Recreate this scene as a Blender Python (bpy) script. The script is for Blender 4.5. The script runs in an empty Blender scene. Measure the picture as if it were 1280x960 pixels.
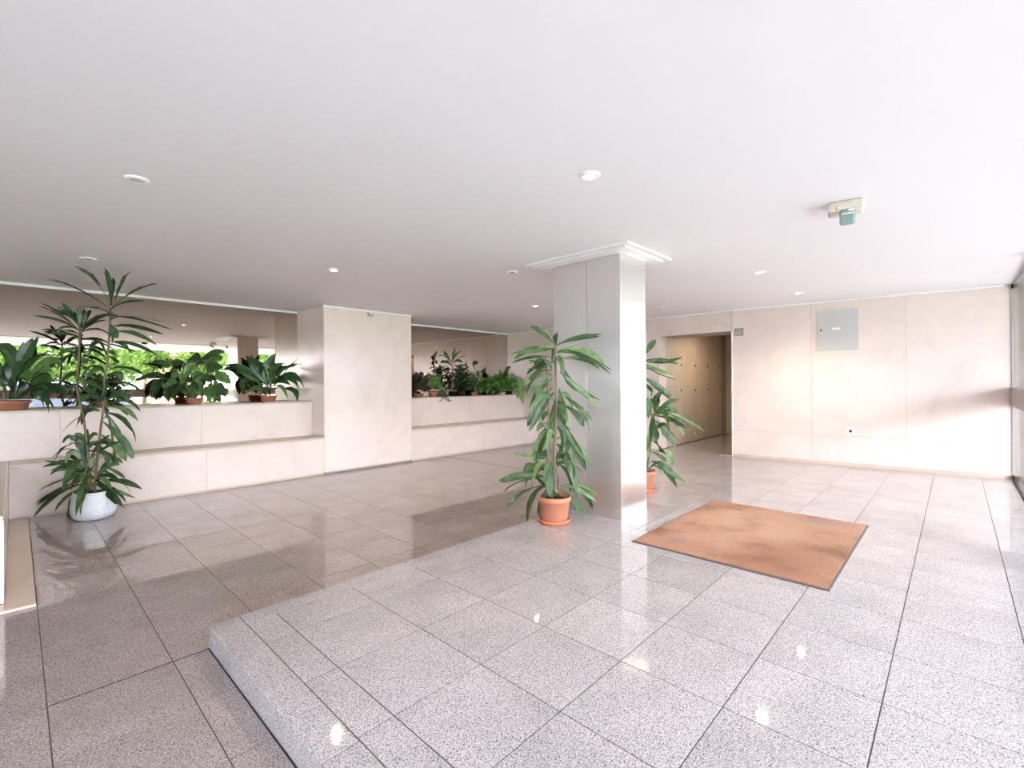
import bpy, bmesh, math, random
from mathutils import Vector, Matrix
random.seed(7)
R = random.random
def U(a, b): return random.uniform(a, b)
scn = bpy.context.scene
col = scn.collection

# ------------------------------------------------------------------ camera
F_PX, YAW, HOR, ROLL, CAM_Z = 586.9, 0.7575, 478.8, -0.0063, 1.27
FWD = Vector((math.cos(YAW), math.sin(YAW), 0)); RGT = Vector((math.sin(YAW), -math.cos(YAW), 0)); UP = Vector((0, 0, 1))
cam_d = bpy.data.cameras.new('camera'); cam = bpy.data.objects.new('camera', cam_d); col.objects.link(cam)
_c, _s = math.cos(ROLL), math.sin(ROLL)
_r = RGT * _c + UP * _s; _u = UP * _c - RGT * _s; _b = -FWD
cam.matrix_world = Matrix(((_r.x, _u.x, _b.x, 0), (_r.y, _u.y, _b.y, 0), (_r.z, _u.z, _b.z, CAM_Z), (0, 0, 0, 1)))
cam_d.sensor_width = 36; cam_d.lens = 36 * F_PX / 1280; cam_d.shift_y = (HOR - 480) / 1280
cam_d.clip_start = .05; cam_d.clip_end = 300
scn.camera = cam

# ------------------------------------------------------------------ world, sun, exposure
w = bpy.data.worlds.new('world'); scn.world = w; w.use_nodes = True
bg = w.node_tree.nodes['Background']; bg.inputs[0].default_value = (.86, .895, 1, 1); bg.inputs[1].default_value = 10.0
sun_d = bpy.data.lights.new('sun', 'SUN'); sun_d.energy = 2.5; sun_d.angle = .02; sun_d.color = (1, .97, .94)
sun = bpy.data.objects.new('sun', sun_d); col.objects.link(sun); sun.location = (4, -20, 30)
sun.rotation_euler = Vector((-.25, .75, -1.25)).to_track_quat('-Z', 'Y').to_euler()
vs = scn.view_settings
vs.view_transform = 'Standard'; vs.look = 'None'; vs.gamma = 1; vs.use_curve_mapping = False; vs.exposure = 1.32

# ------------------------------------------------------------------ pixel helpers (1280x960 photograph -> direction)
CAM = Vector((0, 0, CAM_Z))
def ray(u, v):
    x, y = u - 640, v - 480
    x, y = _c * x + _s * y, -_s * x + _c * y
    y -= HOR - 480
    return FWD + RGT * (x / F_PX) - UP * (y / F_PX)
def onz(u, v, z): r = ray(u, v); return CAM + r * ((z - CAM_Z) / r.z)
def onY(u, v, Y): r = ray(u, v); return CAM + r * (Y / r.y)
def onX(u, v, X): r = ray(u, v); return CAM + r * (X / r.x)
def atd(u, v, d): return CAM + ray(u, v) * d          # at depth d along the view axis
def depth(p): return (Vector(p) - CAM).dot(FWD)

# ------------------------------------------------------------------ materials
def mat(name):
    m = bpy.data.materials.new(name); m.use_nodes = True
    nt = m.node_tree; return m, nt, nt.nodes['Principled BSDF']
def plain(name, c, rough=.5, metal=0, **kw):
    m, nt, b = mat(name)
    b.inputs['Base Color'].default_value = (*c, 1); b.inputs['Roughness'].default_value = rough; b.inputs['Metallic'].default_value = metal
    for k, v in kw.items(): b.inputs[k].default_value = v
    return m
def N(nt, t, **kw):
    n = nt.nodes.new(t)
    for k, v in kw.items(): setattr(n, k, v)
    return n
def ramp(nt, stops):
    r = N(nt, 'ShaderNodeValToRGB'); e = r.color_ramp.elements
    while len(e) < len(stops): e.new(.5)
    for el, (p, c) in zip(e, stops): el.position = p; el.color = (*c, 1)
    return r
def coords(nt, rnd=True):
    tc = N(nt, 'ShaderNodeTexCoord'); oi = N(nt, 'ShaderNodeObjectInfo')
    if not rnd: return tc.outputs['Object'], oi
    mul = N(nt, 'ShaderNodeMath', operation='MULTIPLY'); mul.inputs[1].default_value = 47
    nt.links.new(oi.outputs['Random'], mul.inputs[0])
    ad = N(nt, 'ShaderNodeVectorMath', operation='ADD')
    nt.links.new(tc.outputs['Object'], ad.inputs[0]); nt.links.new(mul.outputs[0], ad.inputs[1])
    return ad.outputs[0], oi
def granite(name, tone, rough):
    m, nt, b = mat(name); L = nt.links.new
    co, oi = coords(nt)
    n1 = N(nt, 'ShaderNodeTexNoise'); n1.inputs['Scale'].default_value = 190; n1.inputs['Detail'].default_value = 3; n1.inputs['Roughness'].default_value = .65
    mp = N(nt, 'ShaderNodeMapping'); mp.inputs['Rotation'].default_value = (.61, .47, .3); L(co, mp.inputs[0]); L(mp.outputs[0], n1.inputs['Vector'])
    g = tone
    r1 = ramp(nt, [(.36, (.07 * g[0], .07 * g[1], .08 * g[2])), (.43, (.46 * g[0], .45 * g[1], .45 * g[2])), (.54, (.62 * g[0], .60 * g[1], .60 * g[2])), (.66, (.92 * g[0], .90 * g[1], .90 * g[2]))])
    L(n1.outputs['Fac'], r1.inputs[0])
    n2 = N(nt, 'ShaderNodeTexNoise'); n2.inputs['Scale'].default_value = 3; L(co, n2.inputs['Vector'])
    hv = N(nt, 'ShaderNodeMapRange'); hv.inputs[1].default_value = .3; hv.inputs[2].default_value = .7; hv.inputs[3].default_value = .9; hv.inputs[4].default_value = 1.08
    L(n2.outputs['Fac'], hv.inputs[0])
    rv = N(nt, 'ShaderNodeMapRange'); rv.inputs[3].default_value = .975; rv.inputs[4].default_value = 1.025; L(oi.outputs['Random'], rv.inputs[0])
    mm = N(nt, 'ShaderNodeMath', operation='MULTIPLY'); L(hv.outputs[0], mm.inputs[0]); L(rv.outputs[0], mm.inputs[1])
    vm = N(nt, 'ShaderNodeVectorMath', operation='SCALE'); L(r1.outputs[0], vm.inputs[0]); L(mm.outputs[0], vm.inputs['Scale'])
    L(vm.outputs[0], b.inputs['Base Color'])
    b.inputs['Roughness'].default_value = rough; b.inputs['IOR'].default_value = 1.75
    return m
def marble(name, base, vein, rough=.22, spots=.0):
    m, nt, b = mat(name); L = nt.links.new
    co, oi = coords(nt)
    n1 = N(nt, 'ShaderNodeTexNoise'); n1.inputs['Scale'].default_value = 1.6; n1.inputs['Detail'].default_value = 8; n1.inputs['Roughness'].default_value = .7; n1.inputs['Distortion'].default_value = 1.2
    L(co, n1.inputs['Vector'])
    mid = tuple((a + c) / 2 for a, c in zip(base, vein))
    r1 = ramp(nt, [(.26, vein), (.38, mid), (.48, base), (.70, tuple(min(1, a * 1.06) for a in base))]); L(n1.outputs['Fac'], r1.inputs[0])
    rv = N(nt, 'ShaderNodeMapRange'); rv.inputs[3].default_value = .96; rv.inputs[4].default_value = 1.03; L(oi.outputs['Random'], rv.inputs[0])
    vm = N(nt, 'ShaderNodeVectorMath', operation='SCALE'); L(r1.outputs[0], vm.inputs[0]); L(rv.outputs[0], vm.inputs['Scale'])
    L(vm.outputs[0], b.inputs['Base Color']); b.inputs['Roughness'].default_value = rough
    return m
M = {}
M['granite'] = granite('polished_granite', (.70, .66, .69), .04)
M['granite_low'] = granite('polished_granite_lower', (.61, .53, .52), .014)
M['joint'] = plain('dark_joint', (.05, .042, .04), .8)
M['marble'] = marble('pink_beige_marble', (.76, .645, .60), (.69, .58, .535))
M['marble_top'] = marble('honed_marble_top', (.60, .48, .40), (.50, .40, .33), .3)
M['paint'] = plain('ceiling_paint', (.87, .855, .88), .7)
M['trim'] = plain('white_trim', (.9, .9, .9), .45)
M['core'] = plain('wall_core', (.45, .38, .34), .8)
M['white_plastic'] = plain('white_plastic', (.85, .85, .83), .35)
M['cream_plastic'] = plain('cream_plastic', (.72, .66, .56), .35)
M['grey_metal'] = plain('grey_painted_metal', (.55, .53, .52), .4)
M['dark_metal'] = plain('dark_metal', (.06, .06, .06), .35, .8)
M['alu'] = plain('aluminium', (.62, .60, .57), .3, 1)
M['terracotta'] = plain('terracotta_plastic', (.50, .20, .12), .45)
M['terracotta_bright'] = plain('orange_saucer', (.66, .18, .08), .4)
M['black_pot'] = plain('black_plastic', (.02, .02, .02), .4)
M['soil'] = plain('soil', (.035, .022, .015), .95)
M['stem'] = plain('stem_bark', (.17, .13, .08), .8)
M['petiole'] = plain('petiole', (.16, .26, .07), .6)
M['rail'] = plain('rail_board', (.34, .29, .26), .5)
M['bulb'] = None
def brushed(name):
    m, nt, b = mat(name); L = nt.links.new
    b.inputs['Metallic'].default_value = 1; b.inputs['Base Color'].default_value = (.84, .81, .80, 1)
    tc = N(nt, 'ShaderNodeTexCoord'); mp = N(nt, 'ShaderNodeMapping'); mp.inputs['Scale'].default_value = (160, 160, .8); L(tc.outputs['Object'], mp.inputs[0])
    n = N(nt, 'ShaderNodeTexNoise'); n.inputs['Scale'].default_value = 1; n.inputs['Detail'].default_value = 3; L(mp.outputs[0], n.inputs['Vector'])
    mr = N(nt, 'ShaderNodeMapRange'); mr.inputs[3].default_value = .27; mr.inputs[4].default_value = .36; L(n.outputs['Fac'], mr.inputs[0]); L(mr.outputs[0], b.inputs['Roughness'])
    b.inputs['Anisotropic'].default_value = .9
    t = N(nt, 'ShaderNodeTangent'); t.direction_type = 'RADIAL'; t.axis = 'Z'; L(t.outputs[0], b.inputs['Tangent'])
    b.inputs['Anisotropic Rotation'].default_value = 0
    return m
M['steel'] = brushed('brushed_steel')
M['mirror'] = plain('bronze_mirror', (.53, .445, .39), .012, 1)
def leafmat(name, a, c, rough=.35):
    m, nt, b = mat(name); L = nt.links.new
    co, oi = coords(nt)
    n = N(nt, 'ShaderNodeTexNoise'); n.inputs['Scale'].default_value = 14; L(co, n.inputs['Vector'])
    r = ramp(nt, [(.35, a), (.7, c)]); L(n.outputs['Fac'], r.inputs[0])
    rv = N(nt, 'ShaderNodeMapRange'); rv.inputs[3].default_value = .7; rv.inputs[4].default_value = 1.25; L(oi.outputs['Random'], rv.inputs[0])
    vm = N(nt, 'ShaderNodeVectorMath', operation='SCALE'); L(r.outputs[0], vm.inputs[0]); L(rv.outputs[0], vm.inputs['Scale'])
    L(vm.outputs[0], b.inputs['Base Color']); b.inputs['Roughness'].default_value = rough
    tr = N(nt, 'ShaderNodeBsdfTranslucent'); L(vm.outputs[0], tr.inputs[0]); mx = N(nt, 'ShaderNodeMixShader'); mx.inputs[0].default_value = .18
    L(b.outputs[0], mx.inputs[1]); L(tr.outputs[0], mx.inputs[2]); L(mx.outputs[0], nt.nodes['Material Output'].inputs[0])
    return m
M['leaf'] = leafmat('dracaena_leaf', (.035, .085, .028), (.085, .155, .055))
M['leaf_light'] = leafmat('dracaena_leaf_pale', (.085, .17, .055), (.20, .29, .12))
M['leaf_dark'] = leafmat('dark_leaf', (.018, .055, .018), (.05, .12, .035), .28)
M['leaf_broad'] = leafmat('broad_leaf', (.065, .165, .04), (.17, .30, .09))
M['leaf_croton'] = leafmat('croton_leaf', (.06, .07, .04), (.16, .12, .08))
M['leaf_varieg'] = leafmat('variegated_leaf', (.10, .18, .07), (.55, .55, .38))
M['leaf_fern'] = leafmat('fern_leaf', (.10, .27, .05), (.28, .46, .12))
M['tree_leaf'] = leafmat('tree_leaf', (.06, .16, .03), (.22, .36, .08), .6)
M['bark'] = plain('bark', (.12, .09, .06), .9)
def glassmat():
    m, nt, b = mat('clear_glass'); L = nt.links.new
    tr = N(nt, 'ShaderNodeBsdfTransparent'); tr.inputs[0].default_value = (.97, .985, .98, 1)
    gl = N(nt, 'ShaderNodeBsdfGlossy'); gl.inputs['Roughness'].default_value = .005
    fr = N(nt, 'ShaderNodeFresnel'); fr.inputs[0].default_value = 1.2
    mx = N(nt, 'ShaderNodeMixShader'); L(fr.outputs[0], mx.inputs[0]); L(tr.outputs[0], mx.inputs[1]); L(gl.outputs[0], mx.inputs[2])
    L(mx.outputs[0], nt.nodes['Material Output'].inputs[0]); nt.nodes.remove(b); return m
M['glass'] = glassmat()
def emit(name, c, s):
    m, nt, b = mat(name); b.inputs['Base Color'].default_value = (*c, 1)
    b.inputs['Emission Color'].default_value = (*c, 1); b.inputs['Emission Strength'].default_value = s; return m
M['bulb'] = emit('lit_lamp', (1, .66, .30), 14)
M['bulb_off'] = plain('unlit_lamp', (.55, .55, .56), .2)
def matmat():
    m, nt, b = mat('coir_mat'); L = nt.links.new
    co, oi = coords(nt, False)
    n = N(nt, 'ShaderNodeTexNoise'); n.inputs['Scale'].default_value = 260; n.inputs['Detail'].default_value = 2; L(co, n.inputs['Vector'])
    n2 = N(nt, 'ShaderNodeTexNoise'); n2.inputs['Scale'].default_value = 2.2; n2.inputs['Detail'].default_value = 4; L(co, n2.inputs['Vector'])
    r = ramp(nt, [(.3, (.22, .10, .06)), (.5, (.38, .21, .135)), (.72, (.54, .35, .25))]); L(n.outputs['Fac'], r.inputs[0])
    r2 = ramp(nt, [(.34, (.52, .42, .36)), (.48, (.92, .84, .8)), (.62, (1.0, 1.0, 1.0))]); L(n2.outputs['Fac'], r2.inputs[0])
    mx = N(nt, 'ShaderNodeMix'); mx.data_type = 'RGBA'; mx.blend_type = 'MULTIPLY'; mx.inputs[0].default_value = 1
    L(r.outputs[0], mx.inputs[6]); L(r2.outputs[0], mx.inputs[7])
    # two worn grey patches trodden into the pile
    prev = mx.outputs[2]
    for (pu, pv, rx, ry, s, cc) in ((846, 677, .13, .10, .6, (.22, .17, .15, 1)), (1022, 653, .16, .30, .6, (.22, .17, .15, 1)), (975, 706, .62, .34, .62, (.24, .10, .055, 1)), (1030, 690, .3, .2, .35, (.20, .09, .05, 1)), (930, 655, .5, .5, .22, (.60, .42, .31, 1)), (876, 690, .2, .35, .3, (.26, .12, .07, 1))):
        q = onz(pu, pv, 0); px, py = q.x - 4.243, q.y - 1.221
        mp = N(nt, 'ShaderNodeMapping'); mp.vector_type = 'TEXTURE'; mp.inputs['Location'].default_value = (px, py, 0); mp.inputs['Scale'].default_value = (rx, ry, 1); L(co, mp.inputs[0])
        ln = N(nt, 'ShaderNodeVectorMath', operation='LENGTH'); L(mp.outputs[0], ln.inputs[0])
        mr = N(nt, 'ShaderNodeMapRange'); mr.inputs[1].default_value = .3; mr.inputs[2].default_value = 1.1; mr.inputs[3].default_value = s; mr.inputs[4].default_value = 0; L(ln.outputs['Value'], mr.inputs[0])
        m2 = N(nt, 'ShaderNodeMix'); m2.data_type = 'RGBA'; L(mr.outputs[0], m2.inputs[0]); L(prev, m2.inputs[6]); m2.inputs[7].default_value = cc; prev = m2.outputs[2]
    L(prev, b.inputs['Base Color']); b.inputs['Roughness'].default_value = .95
    bp = N(nt, 'ShaderNodeBump'); bp.inputs['Strength'].default_value = .5; bp.inputs['Distance'].default_value = .004; L(n.outputs['Fac'], bp.inputs['Height']); L(bp.outputs[0], b.inputs['Normal'])
    return m
M['coir'] = matmat()
def potwhite():
    m, nt, b = mat('white_wicker_pot'); L = nt.links.new
    co, oi = coords(nt, False)
    v = N(nt, 'ShaderNodeTexVoronoi'); v.inputs['Scale'].default_value = 55; L(co, v.inputs['Vector'])
    r = ramp(nt, [(.0, (.80, .83, .86)), (.6, (.66, .70, .75))]); L(v.outputs['Distance'], r.inputs[0]); L(r.outputs[0], b.inputs['Base Color'])
    bp = N(nt, 'ShaderNodeBump'); bp.inputs['Strength'].default_value = .7; bp.inputs['Distance'].default_value = .006; L(v.outputs['Distance'], bp.inputs['Height']); L(bp.outputs[0], b.inputs['Normal'])
    b.inputs['Roughness'].default_value = .5; return m
M['pot_white'] = potwhite()
M['cupboard'] = marble('tan_cupboard_panel', (.64, .55, .44), (.54, .45, .35), .35)
M['pavement'] = plain('pavement', (.32, .31, .30), .85)
M['grass'] = plain('lawn', (.14, .25, .06), .95)
M['salmon'] = plain('salmon_render', (.72, .40, .30), .8)
M['window_glass'] = plain('dark_window', (.05, .06, .08), .1)
M['car_paint'] = plain('blue_grey_car_paint', (.20, .26, .36), .25, .4)
M['rubber'] = plain('rubber', (.11, .09, .085), .7)
M['green_lens'] = plain('green_lens', (.36, .55, .53), .2, 0, **{'Transmission Weight': .3})

# ------------------------------------------------------------------ object helpers
def mesh_obj(name, verts, faces, material, parent=None, smooth=False, origin=None):
    o0 = Vector(origin) if origin is not None else Vector((0, 0, 0))
    me = bpy.data.meshes.new(name)
    me.from_pydata([tuple(Vector(v) - o0) for v in verts], [], faces); me.update()
    me.materials.append(M[material] if isinstance(material, str) else material)
    if smooth:
        for p in me.polygons: p.use_smooth = True
    o = bpy.data.objects.new(name, me); col.objects.link(o)
    if parent is not None:
        o.parent = parent; o.location = o0 - parent.location
    else: o.location = o0
    return o
def boxdata(a, b):
    x0, y0, z0 = a; x1, y1, z1 = b
    v = [(x0, y0, z0), (x1, y0, z0), (x1, y1, z0), (x0, y1, z0), (x0, y0, z1), (x1, y0, z1), (x1, y1, z1), (x0, y1, z1)]
    f = [(0, 3, 2, 1), (4, 5, 6, 7), (0, 1, 5, 4), (1, 2, 6, 5), (2, 3, 7, 6), (3, 0, 4, 7)]
    return v, f
def box(name, a, b, material, parent=None, bevel=0):
    v, f = boxdata(a, b); c = [(p + q) / 2 for p, q in zip(a, b)]
    o = mesh_obj(name, v, f, material, parent, origin=c)
    if bevel: bev(o, bevel)
    return o
def bev(o, wd, seg=2):
    bm = bmesh.new(); bm.from_mesh(o.data)
    bmesh.ops.bevel(bm, geom=bm.edges[:], offset=wd, segments=seg, affect='EDGES', profile=.5)
    bm.to_mesh(o.data); bm.free()
def empty(name, loc):
    o = bpy.data.objects.new(name, None); col.objects.link(o); o.location = loc; o.empty_display_size = .1; return o
def tag(o, label=None, cat=None, group=None, kind=None):
    if label: o['label'] = label
    if cat: o['category'] = cat
    if group: o['group'] = group
    if kind: o['kind'] = kind
    return o
def lathe(name, prof, c, material, parent=None, seg=32, sx=1, sy=1, smooth=True):
    v, f = [], []; n = len(prof)
    for i in range(seg):
        a = 2 * math.pi * i / seg
        for r, z in prof: v.append((c[0] + r * sx * math.cos(a), c[1] + r * sy * math.sin(a), c[2] + z))
    for i in range(seg):
        j = (i + 1) % seg
        for k in range(n - 1): f.append((i * n + k, j * n + k, j * n + k + 1, i * n + k + 1))
    if prof[0][0] > 1e-6: f.append(tuple(i * n for i in range(seg))[::-1])
    if prof[-1][0] > 1e-6: f.append(tuple(i * n + n - 1 for i in range(seg)))
    return mesh_obj(name, v, f, material, parent, smooth, origin=c)
def tube(name, pts, rad, material, parent=None, seg=8, taper=1.0):
    pts = [Vector(p) for p in pts]; v, f = [], []; n = len(pts)
    for i, p in enumerate(pts):
        t = (pts[min(i + 1, n - 1)] - pts[max(i - 1, 0)]).normalized()
        a = t.orthogonal().normalized() if abs(t.z) < .9 else Vector((1, 0, 0)) - t * t.x
        a.normalize(); b = t.cross(a); r = rad * (1 + (taper - 1) * i / max(1, n - 1))
        for k in range(seg):
            q = 2 * math.pi * k / seg; v.append(p + a * (r * math.cos(q)) + b * (r * math.sin(q)))
    for i in range(n - 1):
        for k in range(seg):
            k2 = (k + 1) % seg; f.append((i * seg + k, i * seg + k2, (i + 1) * seg + k2, (i + 1) * seg + k))
    f.append(tuple(range(seg))[::-1]); f.append(tuple((n - 1) * seg + k for k in range(seg)))
    return mesh_obj(name, v, f, material, parent, True, origin=pts[0])

# ------------------------------------------------------------------ room dimensions
ZL, ZC, ZS, ZT = -.118, 2.488, .4546, 1.0     # lower floor, ceiling, bench seat, plant ledge
YW, YLG, YM = 7.06, 7.50, 8.05                # bench front / ledge front / mirror
XB = 8.38                                     # end wall
YG = -.53                                     # glazing
PX0, PY1 = .694, 2.868                        # raised floor edge
T = .4503; GX, GY = .990, 2.019
def structure(o): o['kind'] = 'structure'; return o

# ------------------------------------------------------------------ floors with granite tiles
tile_cache = {}
def tile(x0, x1, y0, y1, z, parent, material, name='tile', h=.02, g=.0023):
    k = (round(x1 - x0, 3), round(y1 - y0, 3), material, h)
    if k not in tile_cache:
        a, b = (x1 - x0) / 2 - g, (y1 - y0) / 2 - g; e = .0006
        v = [(-a, -b, -h), (a, -b, -h), (a, b, -h), (-a, b, -h), (-a, -b, -e), (a, -b, -e), (a, b, -e), (-a, b, -e), (-a + e, -b + e, 0), (a - e, -b + e, 0), (a - e, b - e, 0), (-a + e, b - e, 0)]
        f = [(8, 9, 10, 11)]
        for i in range(4):
            j = (i + 1) % 4; f += [(i, j, 4 + j, 4 + i), (4 + i, 4 + j, 8 + j, 8 + i)]
        me = bpy.data.meshes.new(name); me.from_pydata(v, [], f); me.materials.append(M[material]); tile_cache[k] = me
    o = bpy.data.objects.new(name, tile_cache[k]); col.objects.link(o); o.parent = parent
    o.location = Vector(((x0 + x1) / 2, (y0 + y1) / 2, z)) - parent.location
    o.rotation_euler = (U(-.0002, .0002), U(-.0002, .0002), 0)
    return o
def grid(parent, material, x0, x1, y0, y1, ox, oy, z):
    i0 = math.floor((x0 - ox) / T + 1e-6); j0 = math.floor((y0 - oy) / T + 1e-6); i = i0
    while ox + i * T < x1 - 1e-4:
        j = j0
        while oy + j * T < y1 - 1e-4:
            a, b = max(x0, ox + i * T), min(x1, ox + (i + 1) * T); c, d = max(y0, oy + j * T), min(y1, oy + (j + 1) * T)
            if b - a > .02 and d - c > .02: tile(a, b, c, d, z, parent, material)
            j += 1
        i += 1
H = .019
raised = structure(empty('floor_raised', (PX0, YG, 0))); tag(raised, 'raised granite floor slab with light speckled square tiles')
def slab(x0, x1, y0, y1, z0, z1): return box('floor_bed', (x0, y0, z0), (x1, y1, z1), 'joint', raised)
slab(PX0 + .004, 8.85, YG, PY1 - .004, ZL - .1, -.0016); slab(4.0, 8.5, PY1, 3.02, ZL - .1, -.0016); slab(5.6, 12.1, 2.85, 4.35, ZL - .1, -.0016)
XI, YI = .838, 2.747
grid(raised, 'granite', XI, 8.8, YG + .02, YI, GX, GY, 0)
grid(raised, 'granite', 4.33, 5.6, YI, 3.02, GX, GY, 0); grid(raised, 'granite', 5.6, 8.4, YI, 4.34, GX, GY, 0); grid(raised, 'granite', 8.4, 12.0, 2.77, 4.05, GX, GY, 0)
# border slabs with a visible step face
ys = [YG, .35, 1.55, PY1]
def edge_slab(x0, x1, y0, y1):
    o = box('edge_slab', (x0 + .0012, y0 + .0012, ZL), (x1 - .0012, y1 - .0012, 0), 'granite', raised); bev(o, .003); return o
for a, b in zip(ys[:-1], ys[1:]): edge_slab(PX0, XI, a, b)
xs = [XI, 1.9, 3.05, 4.33]
for a, b in zip(xs[:-1], xs[1:]): edge_slab(a, b, YI, PY1)
for a, b in ((5.6, 5.9),): pass
box('edge_slab', (4.33, 2.9, ZL), (5.6, 3.03, -.001), 'granite', raised); box('edge_slab', (5.59, 3.02, ZL), (5.61, 4.35, -.001), 'granite', raised); box('edge_slab', (5.6, 4.34, ZL), (8.38, 4.36, -.001), 'granite', raised)

lower = structure(empty('floor_lower', (-5, YG, ZL))); tag(lower, 'lower granite floor of darker polished square tiles')
box('floor_bed', (-5, YG, ZL - .12), (PX0, 8.2, ZL - .0018), 'joint', lower); box('floor_bed', (PX0, PY1 - .05, ZL - .12), (8.5, 8.2, ZL - .0018), 'joint', lower)
LX, LY = .088, 4.212
grid(lower, 'granite_low', LX, PX0 - .002, 1.0, PY1 + .003, LX, LY, ZL)
grid(lower, 'granite_low', LX - 3 * T, LX, 1.0, 4.212, LX, LY, ZL)
grid(lower, 'granite_low', LX, 5.58, PY1 + .003, YW, LX, LY, ZL)
grid(lower, 'granite_low', 5.62, XB, 4.365, YW, LX, LY, ZL)
box('floor_finish', (-5, YG, ZL - .001), (LX - 3 * T, 4.2, ZL), 'granite_low', lower); box('floor_finish', (LX - 3 * T, YG, ZL - .001), (PX0 - .003, 1.0, ZL), 'granite_low', lower)

# ------------------------------------------------------------------ ceiling
structure(tag(box('ceiling', (-6.6, -4.2, ZC), (12.3, 8.3, ZC + .3), 'paint'), 'smooth white plaster ceiling'))

# ------------------------------------------------------------------ marble panelled walls
def panel(parent, P, udir, n, u0, u1, z0, z1, material='marble', th=.02, g=.0012, name='marble_panel'):
    P = Vector(P); ud = Vector(udir).normalized(); n = Vector(n).normalized()
    a = P + ud * (u0 + g); b = P + ud * (u1 - g)
    vs_ = []
    for q in (a, b):
        for d in (0, th):
            for z in (z0 + g, z1 - g): vs_.append((q.x + n.x * d, q.y + n.y * d, z))
    # order: a0l a0h a1l a1h b0l b0h b1l b1h
    f = [(2, 6, 7, 3), (0, 1, 5, 4), (0, 2, 3, 1), (4, 5, 7, 6), (1, 3, 7, 5), (0, 4, 6, 2)]
    c = sum((Vector(v) for v in vs_), Vector()) / 8
    o = mesh_obj(name, vs_, f, material, parent, origin=c)
    bm = bmesh.new(); bm.from_mesh(o.data); bmesh.ops.recalc_face_normals(bm, faces=bm.faces[:]); bm.to_mesh(o.data); bm.free()
    return o
# end wall (with the doorway): slightly skewed part from the glazing to the doorway, then straight
A0, A1 = Vector((8.735, YG, 0)), Vector((XB, 2.76, 0)); AD = (A1 - A0).normalized(); AN = Vector((-AD.y, AD.x, 0)); AL = (A1 - A0).length
DL, DR, DZ = 4.10, 2.76, 2.128
wb = structure(empty('wall_back', (XB, 2.76, 0))); tag(wb, 'pale pink marble end wall with a doorway')
def core(parent, pts, z0, z1):
    n = len(pts); v = [(x, y, z0) for x, y in pts] + [(x, y, z1) for x, y in pts]
    f = [tuple(range(n))[::-1], tuple(range(n, 2 * n))] + [(i, (i + 1) % n, n + (i + 1) % n, n + i) for i in range(n)]
    o = mesh_obj('wall_core', v, f, 'core', parent)
    bm = bmesh.new(); bm.from_mesh(o.data); bmesh.ops.recalc_face_normals(bm, faces=bm.faces[:]); bm.to_mesh(o.data); bm.free(); return o
e = .021
core(wb, [(A0.x + e, A0.y), (A1.x + e, A1.y), (A1.x + .62, A1.y), (A1.x + .62, A0.y)], -.1, ZC)
core(wb, [(XB + e, DL), (XB + e, 8.2), (XB + .62, 8.2), (XB + .62, DL)], ZL - .1, ZC)
core(wb, [(XB + e, DR), (XB + e, DL), (XB + .62, DL), (XB + .62, DR)], DZ, ZC)
def sA(Y): return (Y - A0.y) / AD.y
ja = [sA(YG), sA(.51), sA(1.63), AL]
for a, b in zip(ja[:-1], ja[1:]):
    panel(wb, A0, AD, AN, a, b, .05, .45); panel(wb, A0, AD, AN, a, b, .45, ZC)
B0 = (XB, 0, 0)
for a, b in ((DR, 3.43), (3.43, DL)): panel(wb, B0, (0, 1, 0), (-1, 0, 0), a, b, DZ, ZC)
for a, b in ((DL, 5.3), (5.3, 6.5), (6.5, 7.3), (7.3, YM)):
    panel(wb, B0, (0, 1, 0), (-1, 0, 0), a, b, ZL, ZC)
structure(tag(panel(None, A0, AD, AN, 0, AL, 0.0, .05, 'marble_top', .026, 0, 'baseboard_back'), 'low beige stone skirting along the end wall'))
# outside continuation of the end wall
wo = structure(empty('wall_outer', (8.74, -.6, 0))); tag(wo, 'white washed wall continuing outside beyond the glazing')
core(wo, [(8.76, YG), (9.3, YG), (9.3, -4.0), (9.1, -4.0)], -.1, ZC)
AO = Vector((8.735, YG, 0)); OD = Vector((9.08 - 8.735, -4 - YG, 0)).normalized(); ON = Vector((OD.y, -OD.x, 0))
for a, b in ((.03, 1.1), (1.1, 2.3), (2.3, 3.45)):
    panel(wo, AO, OD, ON, a, b, -.05, .45); panel(wo, AO, OD, ON, a, b, .45, ZC)
# corridor behind the doorway
ck = structure(empty('wall_corridor', (XB + .62, DL, 0))); tag(ck, 'dim corridor walls behind the doorway')
core(ck, [(XB + .62, DL), (12.0, DL), (12.0, DL + .3), (XB + .62, DL + .3)], -.1, ZC)
core(ck, [(12.0, 2.5), (12.3, 2.5), (12.3, 4.5), (12.0, 4.5)], -.1, ZC)
core(ck, [(XB + .62, DR), (12.0, DR), (12.0, DR - .15), (XB + .62, DR - .15)], -.1, ZC)
panel(ck, (12.0, 0, 0), (0, 1, 0), (-1, 0, 0), DR, DL, 0, ZC, 'cupboard')
panel(wb, (XB, DL, 0), (1, 0, 0), (0, -1, 0), -.018, .30, 0, DZ)
cup = empty('cupboard_front', (8.7, DL, 0)); tag(cup, 'row of flush tan cupboard doors with small locks inside the doorway', 'cupboard')
xsx = [8.70, 9.45, 10.15, 10.85, 11.6]
for i, (a, b) in enumerate(zip(xsx[:-1], xsx[1:])):
    for z0, z1, zl in ((.01, 1.18, 1.10), (1.18, 2.44, 1.62)):
        d = box('cupboard_door', (a + .002, DL - .02, z0 + .002), (b - .002, DL - .002, z1 - .002), 'cupboard', cup)
        lk = lathe('lock', [(0, 0), (.022, 0), (.022, .006), (.015, .012), (0, .012)], (0, 0, 0), 'dark_metal', d, 14)
        lk.location = Vector((b - .1, DL - .02, zl)) - d.location - cup.location; lk.rotation_euler = (math.pi / 2, 0, 0)
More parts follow.
